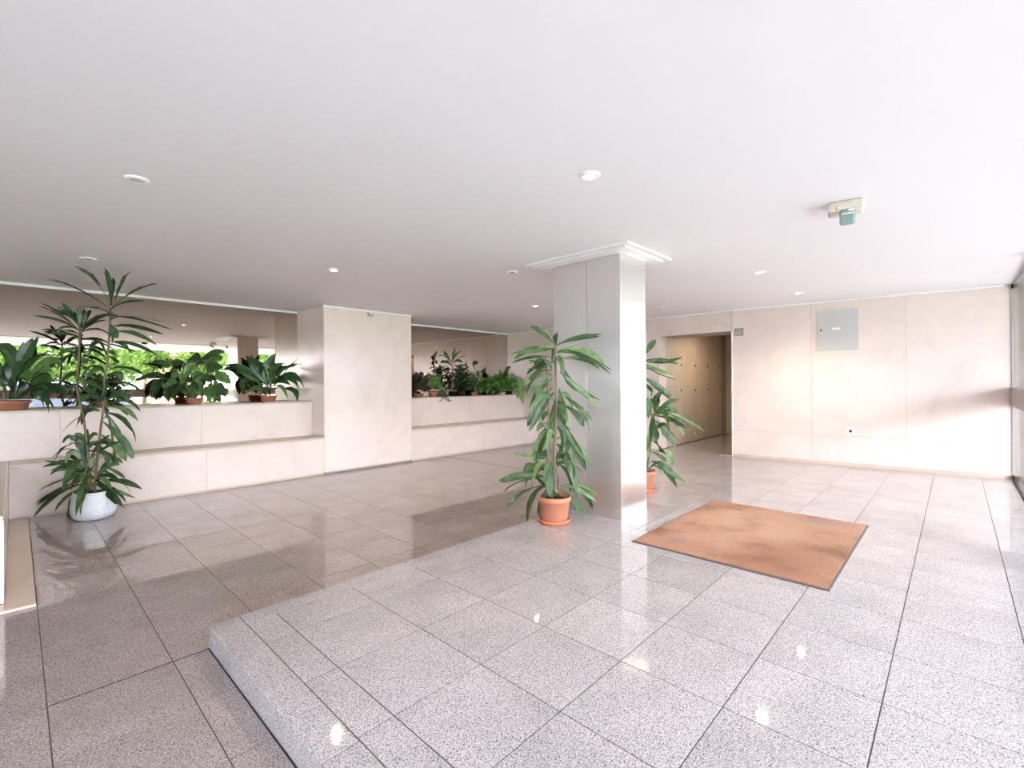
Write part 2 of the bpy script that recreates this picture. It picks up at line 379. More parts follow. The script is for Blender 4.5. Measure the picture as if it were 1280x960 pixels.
cd_ = empty('downlight', (9.7, 3.1, ZC)); tag(cd_, 'unseen warm ceiling lamp added to brighten the corridor behind the doorway', 'downlight')
lathe('rim', [(.034, -.001), (.036, -.012), (.050, -.010), (.062, -.004), (.063, 0), (.034, 0)], (9.7, 3.1, ZC), 'trim', cd_, 28)
lathe('lamp', [(0, -.014), (.018, -.013), (.031, -.008), (.033, -.001), (0, -.001)], (9.7, 3.1, ZC), 'bulb', cd_, 20)
_l = bpy.data.lights.new('lamp_light', 'SPOT'); _l.energy = 30; _l.color = (1, .80, .58); _l.spot_size = 3.0; _l.spot_blend = .8; _l.shadow_soft_size = .03  # added spot, hidden from view, that brightens the dark corridor
_o = bpy.data.objects.new('lamp_light', _l); col.objects.link(_o); _o.parent = cd_; _o.location = (0, 0, -.03)
dr = empty('door_1', (11.95, 3.4, 0)); structure(dr); tag(dr, 'narrow dark metal door at the corridor end')
box('door_leaf', (11.95, 2.82, .005), (11.975, 3.72, 2.05), plain('dark_green_metal', (.10, .09, .07), .4), dr); box('door_frame', (11.94, 3.72, 0), (11.975, 3.79, 2.12), 'alu', dr)
box('door_handle', (11.90, 3.6, 1.02), (11.95, 3.64, 1.05), 'alu', dr, .005)
structure(tag(box('trim_1', (XB - .024, DR - .012, 0), (XB + .01, DR + .012, DZ), 'trim'), 'white metal corner strip edging the doorway'))
structure(tag(box('trim_2', (XB - .01, DR + .01, 0), (XB + .05, DR + .22, .006), 'marble'), 'pale threshold strip at the doorway'))

# bench wall side: pier, benches, ledges, mirrors
XP0, XP1 = 3.259, 4.857
wl = structure(empty('wall_left', (0, 8.1, ZL))); tag(wl, 'wall behind the mirrors')
core(wl, [(-5, YM + .03), (8.5, YM + .03), (8.5, 8.3), (-5, 8.3)], ZL - .1, ZC)
wp = structure(empty('wall_pier', (XP0, YW, ZL))); tag(wp, 'projecting pink marble wall pier between the two mirrored niches')
core(wp, [(XP0 + e, YW + e), (XP1 - e, YW + e), (XP1 - e, YM), (XP0 + e, YM)], ZL, ZC)
for z0, z1 in ((ZL + .03, ZC),):
    panel(wp, (0, YW + .02, 0), (1, 0, 0), (0, -1, 0), XP0, XP1, z0, z1)
    for xx, nn in ((XP0 + .02, -1), (XP1 - .02, 1)):
        panel(wp, (xx, 0, 0), (0, 1, 0), (nn, 0, 0), YW + .021, YM, z0, z1)
def bench(name, x0, x1, joints, label, group):
    b = empty(name, ((x0 + x1) / 2, YW, ZL)); tag(b, label, 'bench', group)
    box('bench_core', (x0, YW + .02, ZL), (x1, YLG, ZS - .03), 'core', b)
    js = [x0] + joints + [x1]
    for a, c in zip(js[:-1], js[1:]):
        panel(b, (0, YW + .02, 0), (1, 0, 0), (0, -1, 0), a, c, ZL + .03, ZS - .028, name='front_panel')
        s = box('seat_slab', (a + .001, YW - .004, ZS - .028), (c - .001, YLG - .001, ZS), 'marble_top', b); bev(s, .003)
    box('plinth', (x0, YW + .006, ZL), (x1, YW + .02, ZL + .03), 'marble_top', b)
    return b
bench('stone_bench', -.055, XP0 - .002, [1.70], 'long built-in marble bench behind the white plant pot, below the larger mirror', None)
bench('stone_bench', XP1 + .002, XB - .022, [6.6], 'built-in marble bench below the shelf of many small plants', None)
def ledge(x0, x1, joints, label):
    b = empty('plant_ledge', ((x0 + x1) / 2, YLG, ZL)); tag(b, label, 'ledge')
    box('ledge_core', (x0, YLG + .02, ZL), (x1, YM - .004, ZT - .03), 'core', b)
    js = [x0] + joints + [x1]
    for a, c in zip(js[:-1], js[1:]):
        panel(b, (0, YLG + .02, 0), (1, 0, 0), (0, -1, 0), a, c, ZS + .001, ZT - .02, name='front_panel')
        s = box('top_slab', (a + .001, YLG + .001, ZT - .02), (c - .001, YM - .004, ZT), 'marble_top', b)
    return b
ledge(-4.98, XP0 - .002, [-2.6, -1.0, .35, 1.75], 'marble planter ledge below the larger mirror')
ledge(XP1 + .002, XB - .022, [6.6], 'marble planter ledge crowded with small potted plants below the smaller mirror')
# return bench at the frame's edge
rb = empty('stone_bench', (-1.2, 4.36, ZL)); tag(rb, 'marble bench return with a beige kerb strip around its foot', 'bench')
YR = 4.36
box('bench_core', (-2.6, YR + .02, ZL), (-.08, YLG - .002, ZS - .03), 'core', rb)
panel(rb, (0, YR + .02, 0), (1, 0, 0), (0, -1, 0), -2.6, -.055, ZL + .02, ZS - .028, name='front_panel')
for a, c in ((YR + .022, 5.7), (5.7, YW - .006)): panel(rb, (-.075, 0, 0), (0, 1, 0), (1, 0, 0), a, c, ZL + .02, ZS - .028, name='side_panel')
for a, c in ((YR - .004, 5.9), (5.9, YLG - .003)):
    s = box('seat_slab', (-2.6, a + .001, ZS - .028), (-.057, c - .001, ZS), 'marble_top', rb); bev(s, .003)
s = box('kerb_strip', (-.054, YR - .145, ZL), (LX - .004, YW - .006, ZL + .018), 'marble_top', rb); bev(s, .002)
s = box('kerb_strip', (-2.6, YR - .145, ZL), (-.055, YR - .001, ZL + .018), 'marble_top', rb); bev(s, .002)
# mirrors
def mirror(x0, x1, joints, label):
    m = empty('wall_mirror', ((x0 + x1) / 2, YM, ZT)); tag(m, label, 'mirror'); js = [x0] + joints + [x1]
    for a, c in zip(js[:-1], js[1:]):
        p = box('mirror_pane', (a + .001, YM, ZT + .001), (c - .001, YM + .02, ZC - .012), 'mirror', m)
    return m
jx = onY(191, 450, YM).x; jx2 = onY(567, 450, YM).x
mirror(-4.9, XP0 + .01, [-2.9, -.75, jx], 'large bronze tinted wall mirror reflecting trees and the steel column')
mirror(XP1 - .01, XB - .02, [jx2], 'smaller bronze tinted wall mirror reflecting the doorway and end wall')
# ceiling trims
def trim(n, a, b, label): structure(tag(box('trim_%d' % n, a, b, 'trim'), label))
trim(3, (-4.9, YM - .022, ZC - .03), (XP0, YM - .001, ZC), 'white ceiling strip above the larger mirror')
trim(4, (XP0 - .012, YW - .014, ZC - .025), (XP1 + .012, YW, ZC), 'white ceiling strip above the pier')
trim(5, (XP1, YM - .022, ZC - .03), (XB - .021, YM - .001, ZC), 'white ceiling strip above the smaller mirror')
trim(6, (XB - .035, DR, ZC - .02), (XB - .021, YM - .023, ZC), 'white ceiling strip above the doorway')
structure(tag(panel(None, A0, AD, AN, 0, AL - .01, ZC - .02, ZC, 'trim', .034, 0, 'trim_7'), 'white ceiling strip above the end wall'))
# rear side of the hall (behind the viewer)
structure(tag(box('wall_rear', (-5.2, YG, ZL - .1), (-5, 8.3, ZC), 'paint'), 'white painted wall behind the viewer'))

# ------------------------------------------------------------------ glazing
wn = structure(empty('window_1', (4, YG, 0))); tag(wn, 'full height frameless glazing with a wide horizontal rail board')
gx = [-5, -3.2, -1.4, .69, 2.5, 4.6, 6.7, 8.72]
for a, b in zip(gx[:-1], gx[1:]):
    box('pane', (a + .003, YG - .006, .002 if a > .6 else ZL), (b - .003, YG + .006, ZC - .002), 'glass', wn)
box('rail', (-5, YG - .03, .945), (8.70, YG + .03, 1.175), 'rail', wn, .006)
box('floor_channel', (PX0, YG - .012, 0), (8.72, YG + .012, .012), 'dark_metal', wn); box('head_channel', (-5, YG - .012, ZC - .014), (8.72, YG + .012, ZC), 'alu', wn)
box('wall_channel', (8.70, YG - .01, 0), (8.715, YG + .012, ZC), 'grey_metal', wn)
for x in gx[3:]:
    for z in (.006, ZC - .06): box('patch_fitting', (x - .06 if x > 8 else x - .06, YG - .016, z), (min(x + .06, 8.718), YG + .016, z + .05), 'dark_metal', wn, .004)

# ------------------------------------------------------------------ steel clad column
CX0, CX1, CY0, CY1 = 3.826, 4.31, 2.241, 3.02; CS = 2.613
cl = empty('steel_clad_column', ((CX0 + CX1) / 2, (CY0 + CY1) / 2, 0)); tag(cl, 'square column clad in brushed stainless steel with a white ceiling collar', 'column')
box('column_core', (CX0 + .012, CY0 + .012, ZL), (CX1 - .012, CY1 - .012, ZC), 'dark_metal', cl)
def cpanel(a, b, bv=.002):
    o = box('steel_panel', a, b, 'steel', cl); bev(o, bv); return o
zt = ZC - .03
cpanel((CX0, CY0, .002), (CX0 + .012, CS - .003, zt)); cpanel((CX0, CS + .003, .002), (CX0 + .012, CY1, zt))
cpanel((CX0 + .0125, CY0, .002), (CX1 - .0125, CY0 + .012, zt)); cpanel((CX0 + .0125, CY1 - .012, ZL), (CX1 - .0125, CY1, zt))
cpanel((CX1 - .012, CY0, .002), (CX1, CS - .003, zt)); cpanel((CX1 - .012, CS + .003, .002), (CX1, CY1, zt))
def ring(name, o, i, z0, z1):
    (ax, bx, ay, by), (cx, dx, cy, dy) = o, i
    v = [(x, y, z) for z in (z0, z1) for (x, y) in ((ax, ay), (bx, ay), (bx, by), (ax, by), (cx, cy), (dx, cy), (dx, dy), (cx, dy))]
    f = []
    for k in range(4):
        l = (k + 1) % 4
        f += [(k, l, 8 + l, 8 + k), (4 + l, 4 + k, 12 + k, 12 + l), (l, k, 4 + k, 4 + l), (8 + k, 8 + l, 12 + l, 12 + k)]
    ob = mesh_obj(name, v, f, 'trim', cl)
    bm = bmesh.new(); bm.from_mesh(ob.data); bmesh.ops.recalc_face_normals(bm, faces=bm.faces[:]); bm.to_mesh(ob.data); bm.free()
ring('collar', (CX0 - .21, CX1 + .16, CY0 - .2, CY1 + .2), (CX0 - .16, CX1 + .11, CY0 - .15, CY1 + .15), ZC - .016, ZC)
ring('collar', (CX0 - .15, CX1 + .10, CY0 - .14, CY1 + .14), (CX0 - .001, CX1 + .001, CY0 - .001, CY1 + .001), ZC - .03, ZC - .001)

# ------------------------------------------------------------------ mat
mt = empty('door_mat', (4.245, 1.22, 0)); tag(mt, 'worn brown coir floor mat with dark rubber edge on the raised floor', 'mat')
mx0, mx1, my0, my1 = 3.366, 5.12, .56, 1.882
pile = box('pile', (mx0 + .014, my0 + .014, .001), (mx1 - .014, my1 - .014, .012), 'coir', mt)
for a, b in (((mx0, my0), (mx1, my0 + .014)), ((mx0, my1 - .014), (mx1, my1)), ((mx0, my0 + .014), (mx0 + .014, my1 - .014)), ((mx1 - .014, my0 + .014), (mx1, my1 - .014))):
    box('rubber_edge', (*a, .0008), (*b, .008), 'rubber', mt)

# ------------------------------------------------------------------ ceiling fittings
DLT = [(171, 224, 0, 'unlit round ceiling downlight with white rim above the bare lower floor'), (110, 323, 0, 'unlit round ceiling downlight just above the top of the tall two-stemmed plant'),
       (417, 337, 1, 'lit warm ceiling downlight in front of the marble pier'), (737, 219, 1, 'lit warm ceiling downlight over the raised floor in front of the column'),
       (669, 382, 1, 'lit warm ceiling downlight in front of the smaller mirror'), (949, 340, 1, 'lit warm ceiling downlight between the mat and the doorway wall'),
       (998, 366, 1, 'lit warm ceiling downlight nearest the grey wall cabinet'), (640, 340, 0, 'unlit ceiling downlight beside the column collar'), (826, 384, 0, 'unlit ceiling downlight in front of the doorway')]
for u, v, lit, lab in DLT:
    p = onz(u, v, ZC)
    d = empty('downlight', (p.x, p.y, ZC)); tag(d, lab, 'downlight', 'lit ceiling downlights' if lit else 'unlit ceiling downlights')
    lathe('rim', [(.034, -.001), (.036, -.012), (.050, -.010), (.062, -.004), (.063, 0), (.034, 0)], (p.x, p.y, ZC), 'trim', d, 28)
    lathe('lamp', [(0, -.014), (.018, -.013), (.031, -.008), (.033, -.001), (0, -.001)], (p.x, p.y, ZC), 'bulb' if lit else 'bulb_off', d, 20)
    if lit:
        ld = bpy.data.lights.new('lamp_light', 'SPOT'); ld.energy = 40; ld.color = (1, .82, .6); ld.spot_size = 2.4; ld.spot_blend = .8; ld.shadow_soft_size = .03
        lo = bpy.data.objects.new('lamp_light', ld); col.objects.link(lo); lo.parent = d; lo.location = (0, 0, -.03)
# emergency light on the ceiling
p = onz(1057, 254, ZC); em = empty('emergency_light', (p.x, p.y, ZC)); tag(em, 'cream ceiling emergency light with a tilted green lens', 'emergency light')
ex = Vector((p.x, p.y, ZC)); Rz = Matrix.Rotation(math.radians(8), 3, 'Z')
def emb(name, a, b, m_, bv, rot=None):
    o = box(name, a, b, m_, None, bv); o.parent = em
    loc = Rz @ Vector(o.location); o.location = loc; o.rotation_euler = (0, 0, math.radians(8))
    if rot: o.rotation_euler = (rot[0], rot[1], math.radians(8))
    return o
emb('housing', (-.07, -.10, -.07), (.07, .10, 0), 'cream_plastic', .012)
emb('front_cap', (-.082, -.06, -.062), (-.069, .05, -.03), 'cream_plastic', .004)
ln = emb('lens', (-.085, -.055, -.135), (.03, .035, -.07), 'green_lens', .016, (0, .35, 0))
b1 = box('lens_band', (-.063, -.036, -.022), (-.0575, .036, -.010), 'white_plastic', None, .002); b1.parent = ln
b1 = box('lens_band', (-.063, -.036, .0), (-.0575, -.004, .018), 'white_plastic', None, .002); b1.parent = ln

# small sensor at the top of the pier
sp = onY(462, 388, YW); sn = empty('motion_sensor', (sp.x, YW, sp.z)); tag(sn, 'small grey bracket sensor at the top of the marble pier', 'sensor')
box('bracket', (sp.x - .05, YW - .02, ZC - .05), (sp.x - .02, YW, ZC - .026), 'alu', sn, .003); box('arm', (sp.x - .045, YW - .07, ZC - .085), (sp.x - .025, YW - .005, ZC - .05), 'grey_metal', sn, .004)
lathe('head', [(0, -.03), (.018, -.028), (.024, 0), (.018, .02), (0, .022)], (sp.x + .0, YW - .075, ZC - .085), 'grey_metal', sn, 16)
# wall cabinet, socket, sign on the end wall
def onA(u, v):
    r = ray(u, v); d = CAM - A0; t = -(d.dot(AN)) / r.dot(AN); q = CAM + r * t
    return (q - A0).dot(AD), q.z
s1, z1 = onA(1022, 441); s0, z0 = onA(1074.5, 384)
s0, s1 = min(s0, s1), max(s0, s1); z0, z1 = min(z0, z1), max(z0, z1)
cb = empty('meter_cabinet', A0 + AD * ((s0 + s1) / 2) + AN * .02 + Vector((0, 0, z0))); tag(cb, 'flat grey metal service cabinet set high in the marble wall', 'cabinet')
panel(cb, A0 + AN * .02, AD, AN, s0 - .004, s1 + .004, z0 - .004, z1 + .004, 'cream_plastic', .012, 0, 'frame')
dor = panel(cb, A0 + AN * .032, AD, AN, s0 + .012, s1 - .012, z0 + .012, z1 - .012, 'grey_metal', .008, 0, 'door')
zc = (z0 + z1) / 2 + .02
panel(dor, A0 + AN * .04, AD, AN, (s0 + s1) / 2 - .03, (s0 + s1) / 2 + .07, zc - .01, zc + .022, 'white_plastic', .0015, 0, 'name_plate').location -= cb.location
lk = panel(dor, A0 + AN * .04, AD, AN, s1 - .06, s1 - .035, zc - .02, zc + .005, 'dark_metal', .004, 0, 'lock'); lk.location -= cb.location
a0, zz = onA(1068.5, 543.5); a1, zz1 = onA(1058, 534)
a0, a1 = min(a0, a1), max(a0, a1)
sc = empty('wall_socket', A0 + AD * ((a0 + a1) / 2) + AN * .02 + Vector((0, 0, min(zz, zz1)))); tag(sc, 'white single wall socket low on the end wall', 'socket')
o = panel(sc, A0 + AN * .02, AD, AN, a0, a1, zz, zz1, 'white_plastic', .014, 0, 'plate'); bev(o, .003)
panel(sc, A0 + AN * .034, AD, AN, (a0 + a1) / 2 - .018, (a0 + a1) / 2 + .018, (zz + zz1) / 2 - .018, (zz + zz1) / 2 + .018, 'dark_metal', .002, 0, 'outlet')
a0, zz = onA(929.5, 419.5); a1, zz1 = onA(918, 411); a0, a1 = min(a0, a1), max(a0, a1)
sg = empty('wall_vent', A0 + AD * ((a0 + a1) / 2) + AN * .02 + Vector((0, 0, zz))); tag(sg, 'small grey louvred plate beside the top corner of the doorway', 'vent')
panel(sg, A0 + AN * .02, AD, AN, a0, a1, zz, zz1, plain('vent_grey', (.20, .17, .16), .5), .006, 0, 'plate')
hh = (zz1 - zz)
for k in range(3): panel(sg, A0 + AN * .026, AD, AN, a0 + .008, a1 - .008, zz + hh * (.1 + .3 * k), zz + hh * (.26 + .3 * k), 'grey_metal', .006, 0, 'louvre')

# ------------------------------------------------------------------ plants
def bez(p0, pm, p2, t):
    p1 = pm * 2 - (p0 + p2) * .5
    return p0 * (1 - t) ** 2 + p1 * (2 * t * (1 - t)) + p2 * t * t
PROF_STRAP = [(0, .16), (.12, .30), (.3, .62), (.5, .92), (.66, 1.0), (.82, .78), (.93, .42), (1, .02)]
PROF_BROAD = [(0, .05), (.28, .06), (.38, .5), (.52, .92), (.66, 1.0), (.8, .75), (.92, .35), (1, .02)]
PROF_HEART = [(0, .04), (.42, .05), (.46, .55), (.56, .98), (.68, 1.0), (.82, .7), (.93, .3), (1, .02)]
def leaf_geo(p0, pm, p2, wd, prof, face, fold=.25, wave=.0):
    v, f = [], []; ph = U(0, 6)
    for i, (t, wv) in enumerate(prof):
        p = bez(p0, pm, p2, t); q = bez(p0, pm, p2, min(1, t + .02)) - bez(p0, pm, p2, max(0, t - .02))
        q.normalize(); sd = q.cross(face)
        if sd.length < .15: sd = q.cross(Vector((.3, .5, .8)))
        sd.normalize(); nn = sd.cross(q).normalized()
        h = wd * wv * .5; wz = math.sin(ph + t * 14) * wd * wave
        v += [p + sd * h + nn * (h * fold + wz), p, p - sd * h + nn * (h * fold - wz)]
    for i in range(len(prof) - 1):
        a = i * 3; f += [(a, a + 1, a + 4, a + 3), (a + 1, a + 2, a + 5, a + 4)]
    return v, f
def add_leaf(parent, p0, pm, p2, wd, material, prof=PROF_STRAP, face=None, fold=.3, wave=.06):
    if face is None: face = (Vector((U(-.5, .5), U(-.5, .5), .5)) - FWD * U(.3, 1)).normalized()
    v, f = leaf_geo(p0, pm, p2, wd, prof, face, fold, wave)
    return mesh_obj('leaf', v, f, material, parent, True, origin=p0)
def px_leaves(parent, base, data, ox, oy, sc, wd, mats, spread=.5, prof=PROF_STRAP, wj=.25, extra=0):
    d0 = depth(base)
    more = []
    for row in data:
        if R() < extra:
            b, m, t = row[:3]; j = lambda p, a: (p[0] + U(-a, a) * sc, p[1] + U(-a, a) * sc)
            more.append((b, j(m, 4), j(t, 9), (row[3] if len(row) > 3 else 1) * U(.7, 1)))
    data = list(data) + more
    for row in data:
        b, m, t = row[:3]; wf = row[3] if len(row) > 3 else 1
        P = [(ox + x / sc, oy + y / sc) for x, y in (b, m, t)]
        ln = math.hypot(P[2][0] - P[0][0], P[2][1] - P[0][1]) * d0 / F_PX
        room = max(.05, spread * max(.12, .5 - ln))
        k = U(-1, 1) * room
        for _ in range(14):
            p0 = atd(*P[0], d0); pm = atd(*P[1], d0 + k * .55); p2 = atd(*P[2], d0 + k)
            q1 = bez(p0, pm, p2, .75); ok = all(ok_pt(q) for q in (pm, q1, p2))
            if ok: break
            k = k * .5 if k > .04 else k - .06
        add_leaf(parent, p0, pm, p2, wd * wf * U(1 - wj, 1 + wj), random.choice(mats), prof)
def ok_pt(q):
    if q.z > ZC - .04 or q.y > YM - .06: return False
    if q.y > YW - .05 and q.z < ZS + .06: return False
    if q.y > YLG - .05 and q.z < ZT + .03 and q.x < XP0: return False
    if CX0 - .04 < q.x < CX1 + .04 and CY0 - .04 < q.y < CY1 + .04: return False
    if q.x > XP0 - .03 and q.x < XP1 and q.y > YW - .03: return False
    return True
def px_stem(parent, base, pts, rad, name='stem', taper=.7, material='stem'):
    d0 = depth(base); tube(name, [atd(u, v, d0) for u, v in pts], rad, material, parent, 8, taper)

def rosette(parent, base, cu, cv_, n, lpx, wd, mats, droop=.5):
    d0 = depth(base); c = atd(cu, cv_, d0); ln = lpx * d0 / F_PX
    for i in range(n):
        for _ in range(12):
            a = 6.283 * i / n + U(-.5, .5); el = U(-.5, 1.0); L_ = ln * U(.7, 1.15)
            dv = Vector((math.cos(a) * math.cos(el), math.sin(a) * math.cos(el), math.sin(el)))
            p0 = c + Vector((0, 0, U(-.09, .09))); pm = p0 + dv * (L_ * .52) + Vector((0, 0, .10 * L_)); p2 = p0 + dv * (L_ * .95) - Vector((0, 0, L_ * droop * U(.4, 1)))
            if all(ok_pt(q) and q.z > base.z + .02 for q in (pm, p2, bez(p0, pm, p2, .75))): break
        else: continue
        add_leaf(parent, p0, pm, p2, wd * U(.8, 1.2), random.choice(mats))
# --- tall two-stemmed dracaena in the white pot
P1 = onz(117.5, 647, ZL); pl = empty('potted_dracaena', (P1.x, P1.y, ZL + .001)); tag(pl, 'very tall dracaena with two bare stems in a white textured pot', 'potted plant')
lathe('pot', [(0, 0), (.14, 0), (.17, .02), (.187, .07), (.186, .15), (.176, .23), (.168, .285), (.158, .285), (.156, .25), (0, .25)], (P1.x, P1.y, ZL + .001), 'pot_white', pl, 40)
lathe('soil', [(0, 0), (.155, 0), (.15, .012), (0, .02)], (P1.x, P1.y, ZL + .252), 'soil', pl, 24)
px_stem(pl, P1, [(118, 624), (118.8, 602), (122, 570), (125, 542), (129.7, 508), (131, 470), (134, 459), (137, 414), (138, 386)], .013)
px_stem(pl, P1, [(115, 624), (112, 590), (109, 555), (104, 520), (97, 490), (96, 475), (98.4, 451), (99.4, 425), (100.3, 408)], .012)
px_stem(pl, P1, [(112, 624), (108, 595), (105, 570)], .012)
A = [((735, 350), (500, 210), (295, 148), .6), ((735, 330), (640, 170), (515, 88), .8), ((738, 330), (735, 200), (700, 78), 1.1), ((745, 330), (760, 230), (755, 145), 1.0), ((755, 320), (810, 180), (885, 95), .8),
     ((740, 350), (880, 245), (1045, 183), 1.0), ((740, 355), (830, 310), (970, 300), .8), ((735, 385), (640, 348), (510, 348), .8), ((735, 375), (630, 435), (545, 500), .8), ((738, 430), (860, 405), (1135, 452), 1.0),
     ((735, 480), (870, 465), (1095, 525), .9), ((735, 520), (870, 508), (1045, 592), .9), ((730, 570), (880, 585), (1045, 658), .8), ((735, 450), (768, 500), (745, 585), 2.0), ((725, 520), (650, 488), (575, 500), .8),
     ((725, 580), (640, 552), (550, 560), .7), ((725, 585), (820, 585), (870, 645), 1.0), ((720, 690), (650, 570), (580, 690), 1.2), ((715, 700), (660, 640), (640, 655), .7), ((715, 760), (830, 742), (965, 795), .8),
     ((705, 790), (610, 735), (530, 850), .9), ((705, 840), (860, 850), (980, 940), .8), ((705, 800), (640, 750), (560, 830), .9), ((720, 640), (745, 640), (760, 660), 1.0), ((720, 660), (760, 690), (795, 715), .8),
     ((700, 800), (780, 800), (795, 850), 1.2), ((690, 850), (640, 880), (600, 960), 1.0), ((700, 850), (760, 900), (800, 980), 1.0), ((690, 830), (700, 900), (650, 990), 1.1),
     ((535, 480), (470, 380), (415, 315), .9), ((530, 480), (460, 392), (355, 385), .9), ((525, 500), (400, 432), (215, 398), .8), ((530, 480), (545, 420), (600, 360), .9), ((540, 490), (640, 425), (770, 375), .8),
     ((530, 545), (450, 520), (290, 520), .9), ((525, 490), (440, 475), (330, 520), .9), ((530, 600), (430, 588), (250, 625), .8), ((530, 610), (460, 625), (380, 665), 1.1), ((530, 640), (430, 668), (340, 715), .8),
     ((535, 600), (620, 590), (690, 560), .7), ((530, 600), (510, 640), (500, 690), 1.4), ((535, 690), (560, 695), (590, 715), .9), ((525, 480), (535, 420), (520, 350), 1.2), ((545, 480), (570, 430), (560, 350), 1.0),
     ((520, 780), (470, 800), (400, 840), .7), ((515, 800), (560, 830), (640, 860), .8), ((510, 830), (470, 880), (420, 940), .8)]
px_leaves(pl, P1, A, 0, 320, 5.333, .047, ['leaf', 'leaf_dark', 'leaf_dark'], .5, extra=.35)
Bq = [((400, 110), (350, 105), (305, 175), 1.1), ((390, 110), (330, 125), (250, 190), .9), ((420, 95), (430, 115), (430, 140), 1.2), ((410, 90), (500, 100), (555, 152), 1.0), ((415, 115), (490, 140), (545, 212), .9),
      ((420, 110), (460, 170), (490, 230), 1.0), ((410, 150), (490, 220), (535, 300), 1.0), ((400, 200), (470, 255), (505, 310), 1.2), ((365, 300), (395, 245), (440, 205), 1.2), ((370, 295), (430, 250), (485, 233), 1.0),
      ((345, 330), (325, 260), (300, 195), 1.2), ((350, 330), (345, 260), (350, 180), 1.3), ((340, 320), (295, 275), (260, 320), 1.0), ((330, 330), (270, 312), (170, 332), 1.0), ((330, 345), (280, 335), (200, 345), .8),
      ((330, 360), (250, 385), (150, 430), 1.0), ((330, 380), (230, 425), (140, 480), 1.2), ((330, 400), (230, 440), (135, 532), 1.0), ((340, 400), (300, 450), (270, 542), 1.4), ((345, 390), (335, 420), (310, 462), 1.6),
      ((380, 380), (430, 425), (465, 482), 1.3), ((380, 400), (440, 430), (500, 500), 1.2), ((390, 330), (440, 342), (505, 385), 1.2), ((400, 390), (480, 388), (570, 422), .9), ((390, 405), (460, 425), (545, 458), .8),
      ((385, 420), (400, 490), (420, 590), 1.0), ((410, 270), (430, 300), (440, 335), 1.1), ((370, 260), (330, 210), (300, 200), .8), ((340, 350), (300, 300), (270, 290), .9), ((360, 350), (380, 320), (375, 280), 1.2),
      ((400, 60), (340, 50), (290, 80), .9), ((400, 70), (350, 90), (320, 130), .8), ((410, 60), (480, 50), (560, 20), .7), ((400, 50), (360, 20), (330, 10), 1.0), ((410, 50), (450, 30), (470, 40), 1.0),
      ((350, 380), (340, 350), (330, 400), 1.3), ((370, 390), (350, 420), (345, 450), 1.3), ((425, 100), (450, 200), (455, 320), .5)]
px_leaves(pl, P1, Bq, 0, 480, 3.2, .056, ['leaf', 'leaf_dark', 'leaf', 'leaf_light'], .5, extra=.7)

for cu, cv_, n, l in ((105, 566, 12, 44), (118, 596, 11, 48), (131, 500, 6, 42), (112, 612, 6, 42)): rosette(pl, P1, cu, cv_, n, l, .056, ['leaf', 'leaf_dark', 'leaf', 'leaf_light'])
# --- dracaena in terracotta pot in front of the column
def terracotta_plant(name, base, label, saucer=True):
    p_ = empty(name, (base.x, base.y, .001)); tag(p_, label, 'potted plant'); z0_ = .001
    if saucer: lathe('saucer', [(0, 0), (.135, 0), (.148, .034), (.140, .036), (.128, .008), (0, .008)], (base.x, base.y, z0_), 'terracotta_bright', p_, 36)
    lathe('pot', [(0, .0), (.112, .0), (.118, .012), (.142, .175), (.150, .178), (.155, .225), (.146, .228), (.138, .18), (0, .18)], (base.x, base.y, z0_ + .012), 'terracotta', p_, 36)
    lathe('soil', [(0, 0), (.138, 0), (.12, .012), (0, .018)], (base.x, base.y, z0_ + .194), 'soil', p_, 20); return p_
P2 = onz(693, 652, 0); pl = terracotta_plant('potted_dracaena', P2, 'drooping dracaena in an orange terracotta pot in front of the steel column')
def cv(l, ox, oy, s): return [(ox + x / s, oy + y / s) for x, y in l]
px_stem(pl, P2, cv([(230, 742), (234, 600), (240, 450), (241, 350), (238, 240), (237, 165)], 620, 380, 3.2), .015)
px_stem(pl, P2, cv([(206, 735), (206, 560), (211, 400), (205, 290), (200, 210)], 620, 380, 3.2), .011)
px_stem(pl, P2, cv([(250, 740), (246, 680), (236, 640)], 620, 380, 3.2), .010)
